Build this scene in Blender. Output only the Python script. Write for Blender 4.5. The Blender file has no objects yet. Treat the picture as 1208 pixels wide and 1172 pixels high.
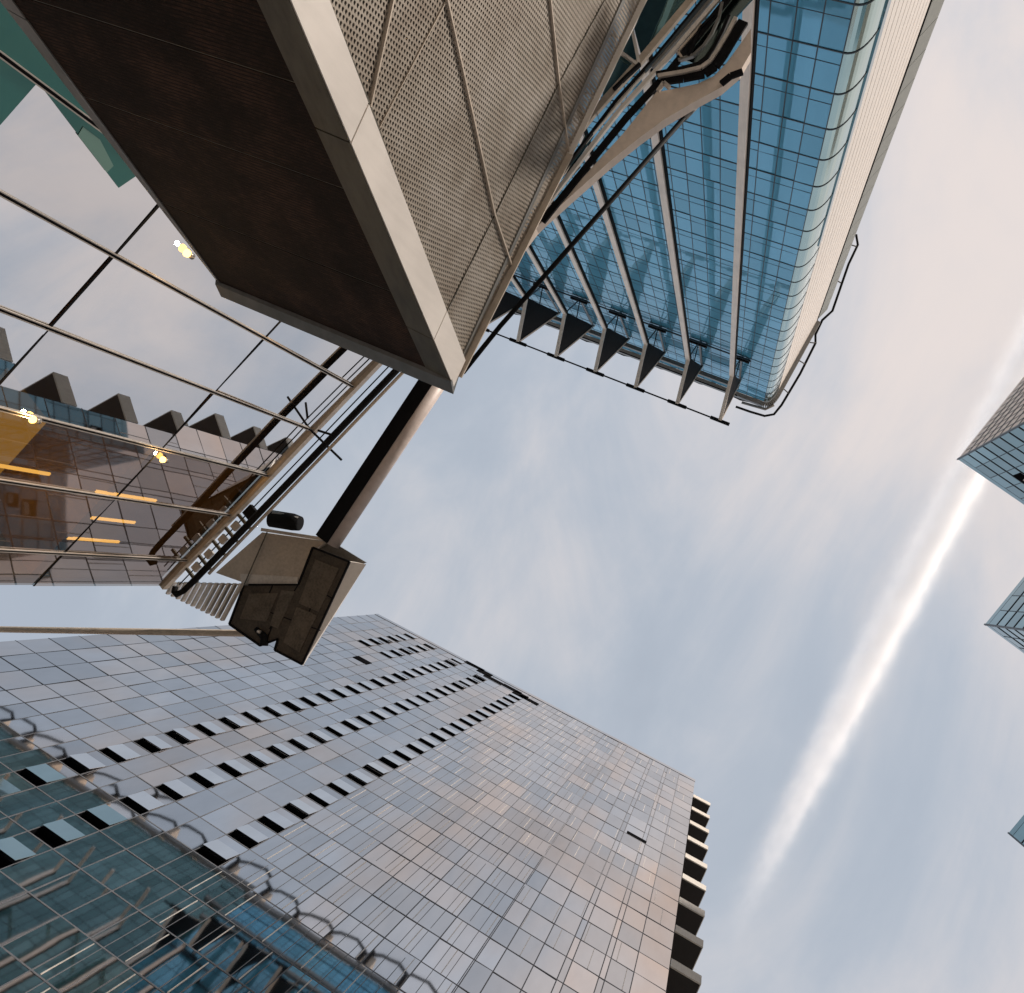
import bpy, bmesh, math, random
from mathutils import Vector, Matrix
random.seed(7)
S = bpy.context.scene
COL = S.collection
# ------------------------------------------------------------------ camera
F, CX, CY = 950.0, 604.0, 586.0            # focal length and centre in photograph pixels
UP = Vector((851 - CX, 695 - CY, F)).normalized()      # the zenith seen by the tilted camera
AX = Vector((1.0, .45, 0.0)); AX.z = -(AX.x * UP.x + AX.y * UP.y) / UP.z; AX.normalize()
AY = UP.cross(AX)
cam = bpy.data.objects.new('camera', bpy.data.cameras.new('camera')); COL.objects.link(cam)
cam.data.sensor_fit = 'HORIZONTAL'; cam.data.sensor_width = 36; cam.data.lens = F / 1208 * 36
cam.data.clip_start = .05; cam.data.clip_end = 60000
r_ = Vector((AX.x, AY.x, UP.x)); u_ = -Vector((AX.y, AY.y, UP.y)); b_ = -Vector((AX.z, AY.z, UP.z))
cam.matrix_world = Matrix((( r_.x, u_.x, b_.x, 0), (r_.y, u_.y, b_.y, 0), (r_.z, u_.z, b_.z, 0), (0, 0, 0, 1)))
S.camera = cam
GROUND = -1.6                              # the photographer's eye is the origin
# ------------------------------------------------------------------ light
SUN_AZ, SUN_EL = math.radians(-60), math.radians(28)
sun_dir = Vector((math.cos(SUN_AZ) * math.cos(SUN_EL), math.sin(SUN_AZ) * math.cos(SUN_EL), math.sin(SUN_EL)))
sl = bpy.data.lights.new('sun', 'SUN'); sl.energy = 3.4; sl.angle = math.radians(5); sl.color = (1, .92, .84)
so = bpy.data.objects.new('sun', sl); COL.objects.link(so)
so.rotation_euler = sun_dir.to_track_quat('Z', 'Y').to_euler(); so.location = (0, 0, 300)
S.view_settings.view_transform = 'Standard'; S.view_settings.look = 'None'
S.view_settings.exposure = .52; S.view_settings.gamma = 1
S.cycles.use_denoising = True
S.cycles.max_bounces = 10; S.cycles.glossy_bounces = 6; S.cycles.transparent_max_bounces = 16; S.cycles.volume_bounces = 8
S.cycles.sample_clamp_indirect = 8
W = bpy.data.worlds.new('World'); S.world = W; W.use_nodes = True


class NT:
    """small helper to wire node trees"""
    def __init__(s, tree): s.t = tree; tree.nodes.clear()
    def n(s, kind, ins=None, **kw):
        nd = s.t.nodes.new(kind)
        for k, v in kw.items(): setattr(nd, k, v)
        for k, v in (ins or {}).items():
            if isinstance(v, bpy.types.NodeSocket): s.t.links.new(v, nd.inputs[k])
            else: nd.inputs[k].default_value = v
        return nd
    def math(s, op, a, b=None, c=None, clamp=False):
        ins = {0: a}
        if b is not None: ins[1] = b
        if c is not None: ins[2] = c
        return s.n('ShaderNodeMath', ins, operation=op, use_clamp=clamp).outputs[0]
    def noise(s, vec, scale, detail=4, rough=.5, dist=0):
        return s.n('ShaderNodeTexNoise', {'Vector': vec, 'Scale': scale, 'Detail': detail, 'Roughness': rough, 'Distortion': dist}).outputs['Fac']
    def ramp(s, fac, stops):
        r = s.n('ShaderNodeValToRGB', {0: fac}); e = r.color_ramp.elements
        while len(e) < len(stops): e.new(.5)
        for q, (p, c) in zip(e, stops): q.position = p; q.color = c if len(c) == 4 else (*c, 1)
        return r.outputs[0]
    def mix(s, f, a, b, mode='MIX'):
        m = s.n('ShaderNodeMix', data_type='RGBA', blend_type=mode)
        for i, v in ((0, f), (6, a), (7, b)):
            if isinstance(v, bpy.types.NodeSocket): s.t.links.new(v, m.inputs[i])
            else: m.inputs[i].default_value = v if i == 0 else ((*v, 1) if len(v) == 3 else v)
        return m.outputs[2]
    def vmul(s, v, k): return s.n('ShaderNodeVectorMath', {0: v, 1: k}, operation='MULTIPLY').outputs[0]


def sky():
    T = NT(W.node_tree)
    st = T.n('ShaderNodeTexSky', sky_type='NISHITA', sun_disc=False, sun_elevation=SUN_EL, sun_rotation=math.atan2(sun_dir.x, sun_dir.y))
    st.air_density = 1.0; st.dust_density = 2.0; st.ozone_density = 1.0
    g = T.n('ShaderNodeTexCoord').outputs['Generated']
    sp = T.n('ShaderNodeSeparateXYZ', {0: g})
    z = T.math('MAXIMUM', sp.outputs[2], .08)
    px, py = T.math('DIVIDE', sp.outputs[0], z), T.math('DIVIDE', sp.outputs[1], z)   # where the ray meets the cloud layer
    v = T.n('ShaderNodeCombineXYZ', {0: px, 1: py, 2: 0.0}).outputs[0]
    big = T.noise(v, 1.3, 3, .5, .3)
    wisps = T.noise(T.vmul(v, (1.0, .45, 1)), 3.4, 7, .58, .9)
    fine = T.noise(T.vmul(v, (1.0, .6, 1)), 9, 6, .6, .5)
    # thin cloud grows towards the sunset side
    side = T.math('MULTIPLY_ADD', px, .36, T.math('MULTIPLY_ADD', py, -.13, -.20))
    c = T.math('ADD', T.math('MULTIPLY_ADD', big, .9, side), T.math('MULTIPLY', wisps, .85))
    c = T.math('ADD', c, T.math('MULTIPLY', fine, .26))
    mask = T.n('ShaderNodeMapRange', {0: c, 1: .45, 2: 1.20, 3: .66, 4: .97}, interpolation_type='SMOOTHSTEP').outputs[0]
    warm = T.n('ShaderNodeMapRange', {0: c, 1: .62, 2: 1.18, 3: 0.0, 4: 1.0}, interpolation_type='SMOOTHSTEP').outputs[0]
    ccol = T.mix(warm, (.415, .455, .51), (.575, .52, .50))
    low = T.n('ShaderNodeMapRange', {0: sp.outputs[2], 1: .62, 2: .15, 3: 0.0, 4: 1.0}, interpolation_type='SMOOTHSTEP').outputs[0]
    glow = T.n('ShaderNodeMapRange', {0: T.math('ADD', T.math('MULTIPLY', sp.outputs[0], math.cos(SUN_AZ)), T.math('MULTIPLY', sp.outputs[1], math.sin(SUN_AZ))), 1: -.2, 2: 1.0, 3: 0.0, 4: 1.0}).outputs[0]
    ccol = T.mix(T.math('MULTIPLY', low, glow), ccol, (1.0, .62, .36))
    b1 = T.n('ShaderNodeBackground', {'Color': st.outputs[0], 'Strength': .08})
    b2 = T.n('ShaderNodeBackground', {'Color': ccol, 'Strength': 1.0})
    mx = T.n('ShaderNodeMixShader', {0: mask, 1: b1.outputs[0], 2: b2.outputs[0]})
    T.n('ShaderNodeOutputWorld', {0: mx.outputs[0]})
sky()


# ------------------------------------------------------------------ from image pixels to metres
def ray(px, py):
    d = Vector((px - CX, py - CY, F))
    return Vector((d.dot(AX), d.dot(AY), d.dot(UP)))
def at(px, py, z):
    w = ray(px, py); return w * (z / w.z)
def on(px, py, p0, n):
    w = ray(px, py); n = Vector(n); return w * (n.dot(Vector(p0)) / n.dot(w))
def onY(px, py, Y): return on(px, py, (0, Y, 0), (0, 1, 0))
def pix(p):
    c = AX * p[0] + AY * p[1] + UP * p[2]
    return (CX + F * c.x / c.z, CY + F * c.y / c.z) if c.z > 0 else None


# ------------------------------------------------------------------ materials
def mat(name):
    m = bpy.data.materials.new(name); m.use_nodes = True
    return m, NT(m.node_tree)
def finish(T, col, rough=.5, metal=0.0, bump=None, bstr=.2, bdist=.01, spec=.5, extra=None):
    ins = {'Base Color': col if isinstance(col, bpy.types.NodeSocket) else (*col, 1), 'Roughness': rough, 'Metallic': metal, 'Specular IOR Level': spec}
    if bump is not None:
        ins['Normal'] = T.n('ShaderNodeBump', {'Height': bump, 'Strength': bstr, 'Distance': bdist}).outputs[0]
    ins.update(extra or {})
    p = T.n('ShaderNodeBsdfPrincipled', ins)
    T.n('ShaderNodeOutputMaterial', {0: p.outputs[0]})
    return p
def obj_co(T): return T.n('ShaderNodeTexCoord').outputs['Object']

def painted(name, col, rough=.45, metal=0.0, var=.14, scale=1.2, streak=True, spec=.5):
    m, T = mat(name); o = obj_co(T)
    n1 = T.noise(o, scale, 5, .6)
    n2 = T.noise(T.vmul(o, (6, 6, .5)), scale, 4, .6) if streak else n1
    f = T.math('ADD', T.math('MULTIPLY', n1, .5), T.math('MULTIPLY', n2, .5))
    c = T.ramp(f, [(.3, tuple(x * (1 - var * 2) for x in col)), (.55, col), (.75, tuple(min(1, x * (1 + var)) for x in col))])
    rr = T.math('MULTIPLY_ADD', n1, .25, rough - .12)
    finish(T, c, rr, metal, T.noise(o, 30, 2), .08, .005, spec)
    return m

def mirror_glass(name, tint, rough=.02, wav=.6, wscale=.35, tonevar=.25, clear=0.0, dirt=.12, body=None, second=None):
    """coated reflective glazing: each pane has its own tone (face attribute) and is never quite flat"""
    m, T = mat(name); o = obj_co(T)
    a = T.n('ShaderNodeAttribute', attribute_name='tone').outputs['Fac']
    k = T.math('MULTIPLY_ADD', a, tonevar, 1 - tonevar)
    d = T.math('MULTIPLY_ADD', T.noise(T.vmul(o, (1, 1, .3)), .7, 5, .6), -dirt * 2, 1 + dirt * .6)
    base = (*tint, 1)
    if second:                                      # warm patches painted in for reflected sunset cloud, by noise and pane tone
        sunset_patch = T.noise(T.vmul(o, (1, 1, .45)), .055, 3, .55)
        f = T.n('ShaderNodeMapRange', {0: T.math('MULTIPLY_ADD', a, .16, sunset_patch), 1: .535, 2: .74, 3: 0.0, 4: 1.0}).outputs[0]
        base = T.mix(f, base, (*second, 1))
    c = T.mix(1.0, base, T.n('ShaderNodeCombineColor', {0: T.math('MULTIPLY', k, d), 1: T.math('MULTIPLY', k, d), 2: T.math('MULTIPLY', k, d)}).outputs[0], 'MULTIPLY')
    h = T.noise(o, wscale, 2, .4)
    nrm = T.n('ShaderNodeBump', {'Height': h, 'Strength': wav, 'Distance': .05}).outputs[0]
    p = T.n('ShaderNodeBsdfPrincipled', {'Base Color': c, 'Roughness': rough, 'Metallic': 1.0, 'Normal': nrm})
    sh = p.outputs[0]
    if body:                                        # tinted interlayer that shows through the coating
        bd = T.n('ShaderNodeBsdfPrincipled', {'Base Color': (*body, 1), 'Roughness': .3, 'Specular IOR Level': .2})
        sh = T.n('ShaderNodeMixShader', {0: .64, 1: sh, 2: bd.outputs[0]}).outputs[0]
    if clear:
        tr = T.n('ShaderNodeBsdfTransparent', {'Color': (.85, .92, .9, 1)})
        sh = T.n('ShaderNodeMixShader', {0: clear, 1: sh, 2: tr.outputs[0]}).outputs[0]
    T.n('ShaderNodeOutputMaterial', {0: sh})
    return m

def perforated(name):
    """bronze sheet punched with staggered round holes that are really open"""
    m, T = mat(name); o = obj_co(T)
    s = T.n('ShaderNodeSeparateXYZ', {0: o})
    v = T.math('DIVIDE', s.outputs[2], .058)
    u = T.math('DIVIDE', T.math('MULTIPLY_ADD', s.outputs[2], -.347, s.outputs[1]), .068)
    row = T.math('FLOOR', v)
    u = T.math('MULTIPLY_ADD', T.math('MODULO', row, 2.0), .5, u)
    du = T.math('SUBTRACT', T.math('FRACT', u), .5); dv = T.math('SUBTRACT', T.math('FRACT', v), .5)
    r2 = T.math('ADD', T.math('MULTIPLY', T.math('MULTIPLY', du, du), 1.15), T.math('MULTIPLY', T.math('MULTIPLY', dv, dv), .85))
    hole = T.math('LESS_THAN', r2, .135)
    n = T.math('ADD', T.math('MULTIPLY', T.noise(o, .55, 3, .6), .7), T.math('MULTIPLY', T.noise(o, 4, 4, .6), .3))
    c = T.ramp(n, [(.34, (.24, .19, .145)), (.5, (.345, .295, .24)), (.64, (.43, .38, .325))])
    p = T.n('ShaderNodeBsdfPrincipled', {'Base Color': c, 'Roughness': .42, 'Metallic': .35})
    tr = T.n('ShaderNodeBsdfTransparent')
    mx = T.n('ShaderNodeMixShader', {0: hole, 1: p.outputs[0], 2: tr.outputs[0]})
    T.n('ShaderNodeOutputMaterial', {0: mx.outputs[0]})
    return m

def dark_cladding(name):
    m, T = mat(name); o = obj_co(T)
    s = T.n('ShaderNodeSeparateXYZ', {0: o})
    g = T.math('FRACT', T.math('DIVIDE', s.outputs[2], .055))
    gro = T.math('LESS_THAN', T.math('ABSOLUTE', T.math('SUBTRACT', g, .5)), .13)
    n = T.noise(o, 1.1, 6, .65)
    n2 = T.noise(T.vmul(o, (2, 2, 9)), 4, 6, .7)
    f = T.math('ADD', T.math('MULTIPLY', n, .55), T.math('MULTIPLY', n2, .45))
    c = T.ramp(f, [(.34, (.006, .004, .003)), (.5, (.020, .0115, .008)), (.64, (.062, .031, .020))])
    c = T.mix(gro, c, (.008, .006, .005))
    sp = T.noise(o, 55, 3, .7)
    c = T.mix(T.math('MULTIPLY', T.math('GREATER_THAN', sp, .62), .45), c, (.060, .033, .025))
    finish(T, c, .62, 0, T.math('SUBTRACT', n2, T.math('MULTIPLY', gro, .8)), .5, .01, spec=.08)
    return m

def emit(name, col, strength):
    m, T = mat(name)
    e = T.n('ShaderNodeEmission', {0: (*col, 1), 1: strength})
    T.n('ShaderNodeOutputMaterial', {0: e.outputs[0]})
    return m

M = {
    'beige': painted('beige_metal', (.50, .42, .34), .4, .2),
    'glazing_rail': painted('glazing_rail_metal', (.40, .36, .32), .4, .35),
    'beam': painted('beam_paint', (.50, .42, .38), .45, .1, .12, .5),
    'skin': painted('eave_skin', (.74, .62, .52), .5, 0, .1),
    'beige_light': painted('pale_metal', (.70, .645, .59), .4, .15, .05),
    'grey': painted('grey_metal', (.20, .195, .185), .38, .5),
    'olive': painted('weathered_bronze', (.105, .093, .070), .45, .3, .25),
    'dark': painted('dark_steel', (.009, .009, .010), .7, 0, .2, spec=.08),
    'mullion': painted('mullion_steel', (.04, .06, .075), .4, .3),
    'rearpanel': painted('rear_panel', (.24, .26, .23), .4, .3),
    'lmullion': painted('tower_joint', (.13, .13, .14), .5, .2),
    'rail': painted('bright_rail', (.62, .56, .50), .35, .45),
    'whitepanel': painted('white_panel', (.64, .60, .55), .35, 0, .05),
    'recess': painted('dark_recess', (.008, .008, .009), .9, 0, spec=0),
    'ventpanel': painted('vent_panel', (.60, .57, .56), .3, .2, .06),
    'soffit': painted('brown_soffit', (.085, .068, .052), .6, 0, .3, 1.5, spec=.2),
    'soffit2': painted('brown_soffit_panel', (.13, .105, .08), .55, 0, .3, 1.5, spec=.2),
    'backing': painted('cavity_backing', (.030, .020, .014), .8, 0, .35, .8),
    'inner': painted('interior_wall', (.16, .10, .05), .8, 0, .2),
    'strut': painted('strut_paint', (.74, .67, .60), .42, .1, .12, .4),
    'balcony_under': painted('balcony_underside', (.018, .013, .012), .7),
    'balcony': painted('balcony_concrete', (.58, .53, .47), .6, 0, .1),
    'ltower_glass': mirror_glass('silver_glass', (.70, .705, .725), .03, .20, .14, .28, second=(.76, .63, .55)),  # second tint carries the painted sunset reflections
    'open_glass': mirror_glass('vent_glass', (.84, .82, .81), .06, .2, .5, .1),
    'ttower_glass': mirror_glass('blue_glass', (.36, .70, .93), .03, .14, .3, .38, body=(.11, .43, .66)),
    'dark_teal': mirror_glass('dark_teal_tower_glass', (.48, .70, .70), .03, .2, .3, .5, body=(.028, .125, .140)),
    'reflection_green': mirror_glass('green_painted_reflection', (.12, .30, .27), .03, .3, 1.2, .3, dirt=.3, body=(.008, .075, .062)),
    'reflection_pale': mirror_glass('pale_painted_reflection', (.25, .40, .34), .15, .3, 1.2, .2, body=(.10, .19, .15)),
    'corner_glass': mirror_glass('green_glass', (.52, .68, .65), .12, .1, .5, .15),
    'reflection_vent': mirror_glass('reflection_tinted_vent', (.42, .56, .58), .06, .2, .5, .3),  # vent copy tinted for the teal tower mirrored around it
    'office_clear': mirror_glass('office_clear_glass', (.50, .47, .47), .015, .10, .15, .2, .30, .05),
    'office_glass': mirror_glass('office_mirror_glass', (.79, .80, .82), .01, .10, .15, .16, .05, .05),
    'teal_glass': mirror_glass('teal_glass', (.27, .43, .47), .03, .3, .3, .3),
    'stripe': painted('striped_cladding', (.70, .63, .58), .45, .3, .12),
    'perf': perforated('perforated_bronze'),
    'clad': dark_cladding('brown_cladding'),
    'bulb': emit('bulb_glow', (1, .52, .13), 4),
    'amberglow': emit('amber_reflection_glow', (1, .42, .06), .55),
    'railglow': emit('amber_rail_glow', (1, .46, .08), 2.2),
    'canopy_glass': mirror_glass('dark_teal_glass', (.13, .24, .26), .04, .3, 1, .2),
}


# ------------------------------------------------------------------ building blocks
def thing(name, label, cat, loc=(0, 0, 0), group=None):
    o = bpy.data.objects.new(name, None); COL.objects.link(o); o.location = loc; o.empty_display_size = .5
    o['label'] = label; o['category'] = cat
    if group: o['group'] = group
    return o

class MB:
    """collects quads, boxes, bars, tubes, prisms in metres before scaling; build() links ONE mesh object"""
    unit = 1.0                                 # scale about the camera at the origin; enlarges two towers for their reflections
    def __init__(s): s.v, s.f, s.tone, s.smooth = [], [], [], []
    def poly(s, pts, tone=None, smooth=False):
        i = len(s.v); s.v += [Vector(p) for p in pts]; s.f.append(tuple(range(i, i + len(pts))))
        s.tone.append(random.random() if tone is None else tone); s.smooth.append(smooth); return s
    def hexa(s, a, b, tone=.5):
        """a, b: matching rings of points; closed solid between them"""
        n = len(a); i = len(s.v); s.v += [Vector(p) for p in a] + [Vector(p) for p in b]
        F_ = [tuple(i + k for k in range(n))[::-1], tuple(i + n + k for k in range(n))]
        F_ += [(i + k, i + (k + 1) % n, i + n + (k + 1) % n, i + n + k) for k in range(n)]
        for f in F_: s.f.append(f); s.tone.append(tone); s.smooth.append(False)
        return s
    def slab(s, pts, off, tone=.5):
        off = Vector(off); return s.hexa(pts, [Vector(p) + off for p in pts], tone)
    def box(s, lo, hi): 
        (x0, y0, z0), (x1, y1, z1) = lo, hi
        return s.slab([(x0, y0, z0), (x1, y0, z0), (x1, y1, z0), (x0, y1, z0)], (0, 0, z1 - z0))
    def obox(s, o, a, b, c):
        o, a, b, c = map(Vector, (o, a, b, c)); return s.hexa([o, o + a, o + a + b, o + b], [o + c, o + a + c, o + a + b + c, o + b + c])
    def bar(s, p, q, w, h, side=(0, 0, 1)):
        p, q = Vector(p), Vector(q); d = (q - p).normalized(); a = Vector(side); a = (a - d * a.dot(d))
        if a.length < 1e-4: a = Vector((1, 0, 0)) - d * d.x
        a.normalize(); b = d.cross(a); a *= h / 2; b *= w / 2
        r = [a + b, -a + b, -a - b, a - b]
        return s.hexa([p + x for x in r], [q + x for x in r])
    def tube(s, pts, rad, n=12, caps=True):
        pts = [Vector(p) for p in pts]; rads = rad if isinstance(rad, (list, tuple)) else [rad] * len(pts)
        i0 = len(s.v); d0 = (pts[1] - pts[0]).normalized(); a = d0.orthogonal().normalized()
        for k, p in enumerate(pts):
            d = ((pts[min(k + 1, len(pts) - 1)] - pts[max(k - 1, 0)])).normalized()
            a = (a - d * a.dot(d)).normalized(); b = d.cross(a)
            for j in range(n):
                t = 2 * math.pi * j / n; s.v.append(p + (a * math.cos(t) + b * math.sin(t)) * rads[k])
        for k in range(len(pts) - 1):
            for j in range(n):
                s.f.append((i0 + k * n + j, i0 + k * n + (j + 1) % n, i0 + (k + 1) * n + (j + 1) % n, i0 + (k + 1) * n + j)); s.tone.append(.5); s.smooth.append(True)
        if caps:
            s.f.append(tuple(i0 + j for j in range(n))[::-1]); s.f.append(tuple(i0 + (len(pts) - 1) * n + j for j in range(n)))
            s.tone += [.5, .5]; s.smooth += [False, False]
        return s
    def build(s, name, m, parent=None, bevel=0):
        o0 = Vector((0, 0, 0)); q = parent
        while q is not None: o0 = o0 + q.location; q = q.parent
        me = bpy.data.meshes.new(name); me.from_pydata([v * MB.unit - o0 for v in s.v], [], s.f)
        a = me.attributes.new('tone', 'FLOAT', 'FACE'); a.data.foreach_set('value', s.tone)
        me.polygons.foreach_set('use_smooth', s.smooth)
        me.materials.append(M[m] if isinstance(m, str) else m); me.update()
        o = bpy.data.objects.new(name, me); COL.objects.link(o)
        if parent: o.parent = parent
        if bevel:
            b = o.modifiers.new('edge', 'BEVEL'); b.width = bevel; b.segments = 2; b.limit_method = 'ANGLE'; b.angle_limit = math.radians(40)
        return o

def pane_share(pts):
    """how large a pane shows in the frame, in photograph pixels"""
    q = [pix(p) for p in pts]
    if any(x is None for x in q): return 0
    cx = sum(x[0] for x in q) / len(q); cy = sum(x[1] for x in q) / len(q)
    if not (-20 < cx < 1228 and -20 < cy < 1192): return 0
    return abs(sum(q[i][0] * q[(i + 1) % len(q)][1] - q[(i + 1) % len(q)][0] * q[i][1] for i in range(len(q)))) / 2

def panes(parent, quads, m, name='window_pane', most=100, minimum=0, hidden=None):
    """the panes that show largest are parts of their own, the rest one part"""
    ranked = sorted(quads, key=lambda q: -(0 if hidden and hidden(q) else pane_share(q)))
    k = 0
    for q in ranked[:most]:
        if pane_share(q) <= minimum or (hidden and hidden(q)): break
        MB().poly(q).build(name, m, parent); k += 1
    if ranked[k:]:
        b = MB()
        for q in ranked[k:]: b.poly(q)
        r = b.build(name + '_field', m, parent); r['kind'] = 'stuff'

def tilt(q, n, amt):
    """a pane never sits perfectly flush: shift its corners by millimetres along the wall's normal"""
    n = Vector(n); a, b = random.gauss(0, amt), random.gauss(0, amt)
    return [Vector(p) + n * d for p, d in zip(q, (a + b, -a + b, -a - b, a - b))]


# ------------------------------------------------------------------ ground (never in the frame, but it bounces light)
g = MB().poly([(-3000, -3000, GROUND), (3000, -3000, GROUND), (3000, 3000, GROUND), (-3000, 3000, GROUND)])
M['stone'] = painted('granite_paving', (.45, .42, .38), .7, 0, .12, .5, False)
g = g.build('pavement', 'stone'); g['kind'] = 'structure'


# ------------------------------------------------------------------ silver glass tower (bottom left of the photo)
def silver_tower():
    MB.unit = eye_scale = 1.45                        # whole tower enlarged about the camera to shift its reflection in the office
    Y, X0, X1, TOP, FL = 26.06, -46.4, 7.4, 120.0, 3.2
    GROUND = -1.6 / eye_scale
    t = thing('mirror_tower', 'tall silver mirror glass tower with columns of open black windows and balconies at one corner', 'tower', (-20 * eye_scale, Y * eye_scale, -1.6))
    body = MB().box((X0 + .05, Y + .45, GROUND), (X1 - .05, Y + 30, TOP - .4)).build('wall', 'lmullion', t)
    cols_open = {-30.4: (20, 118), -25.55: (20, 117), -19.7: (42, 116.5), -38.8: (98.5, 118), -35.3: (98.5, 118)}
    zs = [TOP - 1.2 - FL * k for k in range(0, 37)]
    # vertical joints: wide bays around the open-window columns, narrow strips in the middle field, mixed bays to the corner
    us = [X0, -44.2, -42.0, -39.7, -37.9, -36.2, -34.4, -32.8, -31.3, -29.5, -27.9, -26.45, -24.65, -22.7, -20.6, -18.8]
    x = -18.8; mid = []
    while x < -3.0: x += 2.45; us.append(x)
    us[-1] = -4.2
    us += [-2.9, -1.0, .6, 1.05, 2.95, 3.35, 5.05, X1]
    quads = []; joints = MB(); strips = MB(); lines = MB(); segs = []
    opens = []
    for zi, z1 in enumerate(zs):
        z0 = z1 - FL
        for i in range(len(us) - 1):
            a, b = us[i], us[i + 1]; c = (a + b) / 2
            op = [k for k, r in cols_open.items() if abs(k - c) < 1.0 and r[0] < (z0 + z1) / 2 < r[1] and b - a < 2.0]
            if op and zi < 31:
                # opening at the bottom of the storey, bright tilted vent above it
                opens.append((a, b, z0, z1))
                quads.append(tilt([(a + .03, Y, z0 + 2.25), (b - .03, Y, z0 + 2.25), (b - .03, Y, z1 - .04), (a + .03, Y, z1 - .04)], (0, -1, 0), .003))
                continue
            g_ = .035
            quads.append(tilt([(a + g_, Y, z0 + g_), (b - g_, Y, z0 + g_), (b - g_, Y, z1 - g_), (a + g_, Y, z1 - g_)], (0, -1, 0), .0065))
        joints.bar((X0, Y, z0), (X1, Y, z0), .03, .085, (0, 0, 1))
    for u in us[1:-1]: joints.bar((u, Y + .002, GROUND), (u, Y + .002, TOP - 1.2), .055, .03, (0, 1, 0))
    for i, u in enumerate(us):                        # thin strips between the joints of the middle field
        if -18.9 < u < -4.5:
            for k in (1, 2): strips.bar((u + .82 * k, Y + .001, GROUND), (u + .82 * k, Y + .001, TOP - 1.2), .035, .02, (0, 1, 0))
    for zi, z1 in enumerate(zs):                      # bright cover strips staggered storey by storey
        u = -18.4 + (zi % 3) * .82
        while u < X1 - .5:
            if u < -4.0 or (zi + int(u)) % 2: segs.append(((u, Y - .006, z1 - FL + .12), (u, Y - .006, z1 - .12)))
            u += 2.46
    joints.build('curtain_wall_joint', 'lmullion', t); strips.build('panel_seam', 'lmullion', t); segs.sort(key=lambda q: -pane_share([q[0], q[1], (q[1][0] + .1, q[1][1], q[1][2]), (q[0][0] + .1, q[0][1], q[0][2])]))
    for q in segs[:100]: MB().bar(*q, .045, .03, (0, 1, 0)).build('cover_strip', 'rail', t)
    for q in segs[100:]: lines.bar(*q, .045, .03, (0, 1, 0))
    lines.build('cover_strip_field', 'rail', t)['kind'] = 'stuff'
    # parapet
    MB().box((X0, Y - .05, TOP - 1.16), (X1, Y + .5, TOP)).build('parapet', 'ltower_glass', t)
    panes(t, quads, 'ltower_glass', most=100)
    for a, b, z0, z1 in opens:
        sl_ = random.uniform(.72, .92)
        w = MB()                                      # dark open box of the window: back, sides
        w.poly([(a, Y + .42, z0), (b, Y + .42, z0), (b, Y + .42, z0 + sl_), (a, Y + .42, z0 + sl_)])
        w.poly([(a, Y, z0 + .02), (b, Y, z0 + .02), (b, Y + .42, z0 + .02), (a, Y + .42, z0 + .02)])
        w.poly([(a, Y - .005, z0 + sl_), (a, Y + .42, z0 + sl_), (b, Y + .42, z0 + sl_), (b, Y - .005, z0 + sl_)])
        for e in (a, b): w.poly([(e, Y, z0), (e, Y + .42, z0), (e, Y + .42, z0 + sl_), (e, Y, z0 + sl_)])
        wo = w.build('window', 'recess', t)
        d = random.choice((.04, .07, .10, .12, .16))                  # the vent leans out, hinged at its top
        MB().slab([(a + .04, Y - .04 - d, z0 + sl_), (b - .04, Y - .04 - d, z0 + sl_), (b - .04, Y - .03, z0 + 2.22), (a + .04, Y - .03, z0 + 2.22)], (0, .03, 0)).build('vent', 'open_glass' if z0 > 41 else 'reflection_vent', wo)
    # dark plant-room louvres under the roof line, and the single open window near the corner
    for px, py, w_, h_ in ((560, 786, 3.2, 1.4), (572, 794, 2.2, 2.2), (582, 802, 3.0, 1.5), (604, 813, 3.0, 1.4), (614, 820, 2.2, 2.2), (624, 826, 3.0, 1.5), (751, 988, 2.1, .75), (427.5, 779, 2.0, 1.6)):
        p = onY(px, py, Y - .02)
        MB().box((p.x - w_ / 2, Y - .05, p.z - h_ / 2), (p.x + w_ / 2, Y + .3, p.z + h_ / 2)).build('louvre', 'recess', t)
    # balconies stacked up the far corner, every second storey
    for k in range(14):
        z = 110.4 - 6.08 * k
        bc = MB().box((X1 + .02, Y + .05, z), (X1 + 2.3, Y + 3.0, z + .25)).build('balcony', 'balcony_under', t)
        MB().box((X1 + .02, Y - .06, z + .0), (X1 + 2.36, Y + .05, z + 1.25)).build('parapet', 'balcony', bc)
        MB().box((X1 + 2.3, Y + .05, z + .0), (X1 + 2.36, Y + 3.0, z + 1.1)).build('side_panel', 'balcony', bc)
silver_tower(); MB.unit = 1.0


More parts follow.
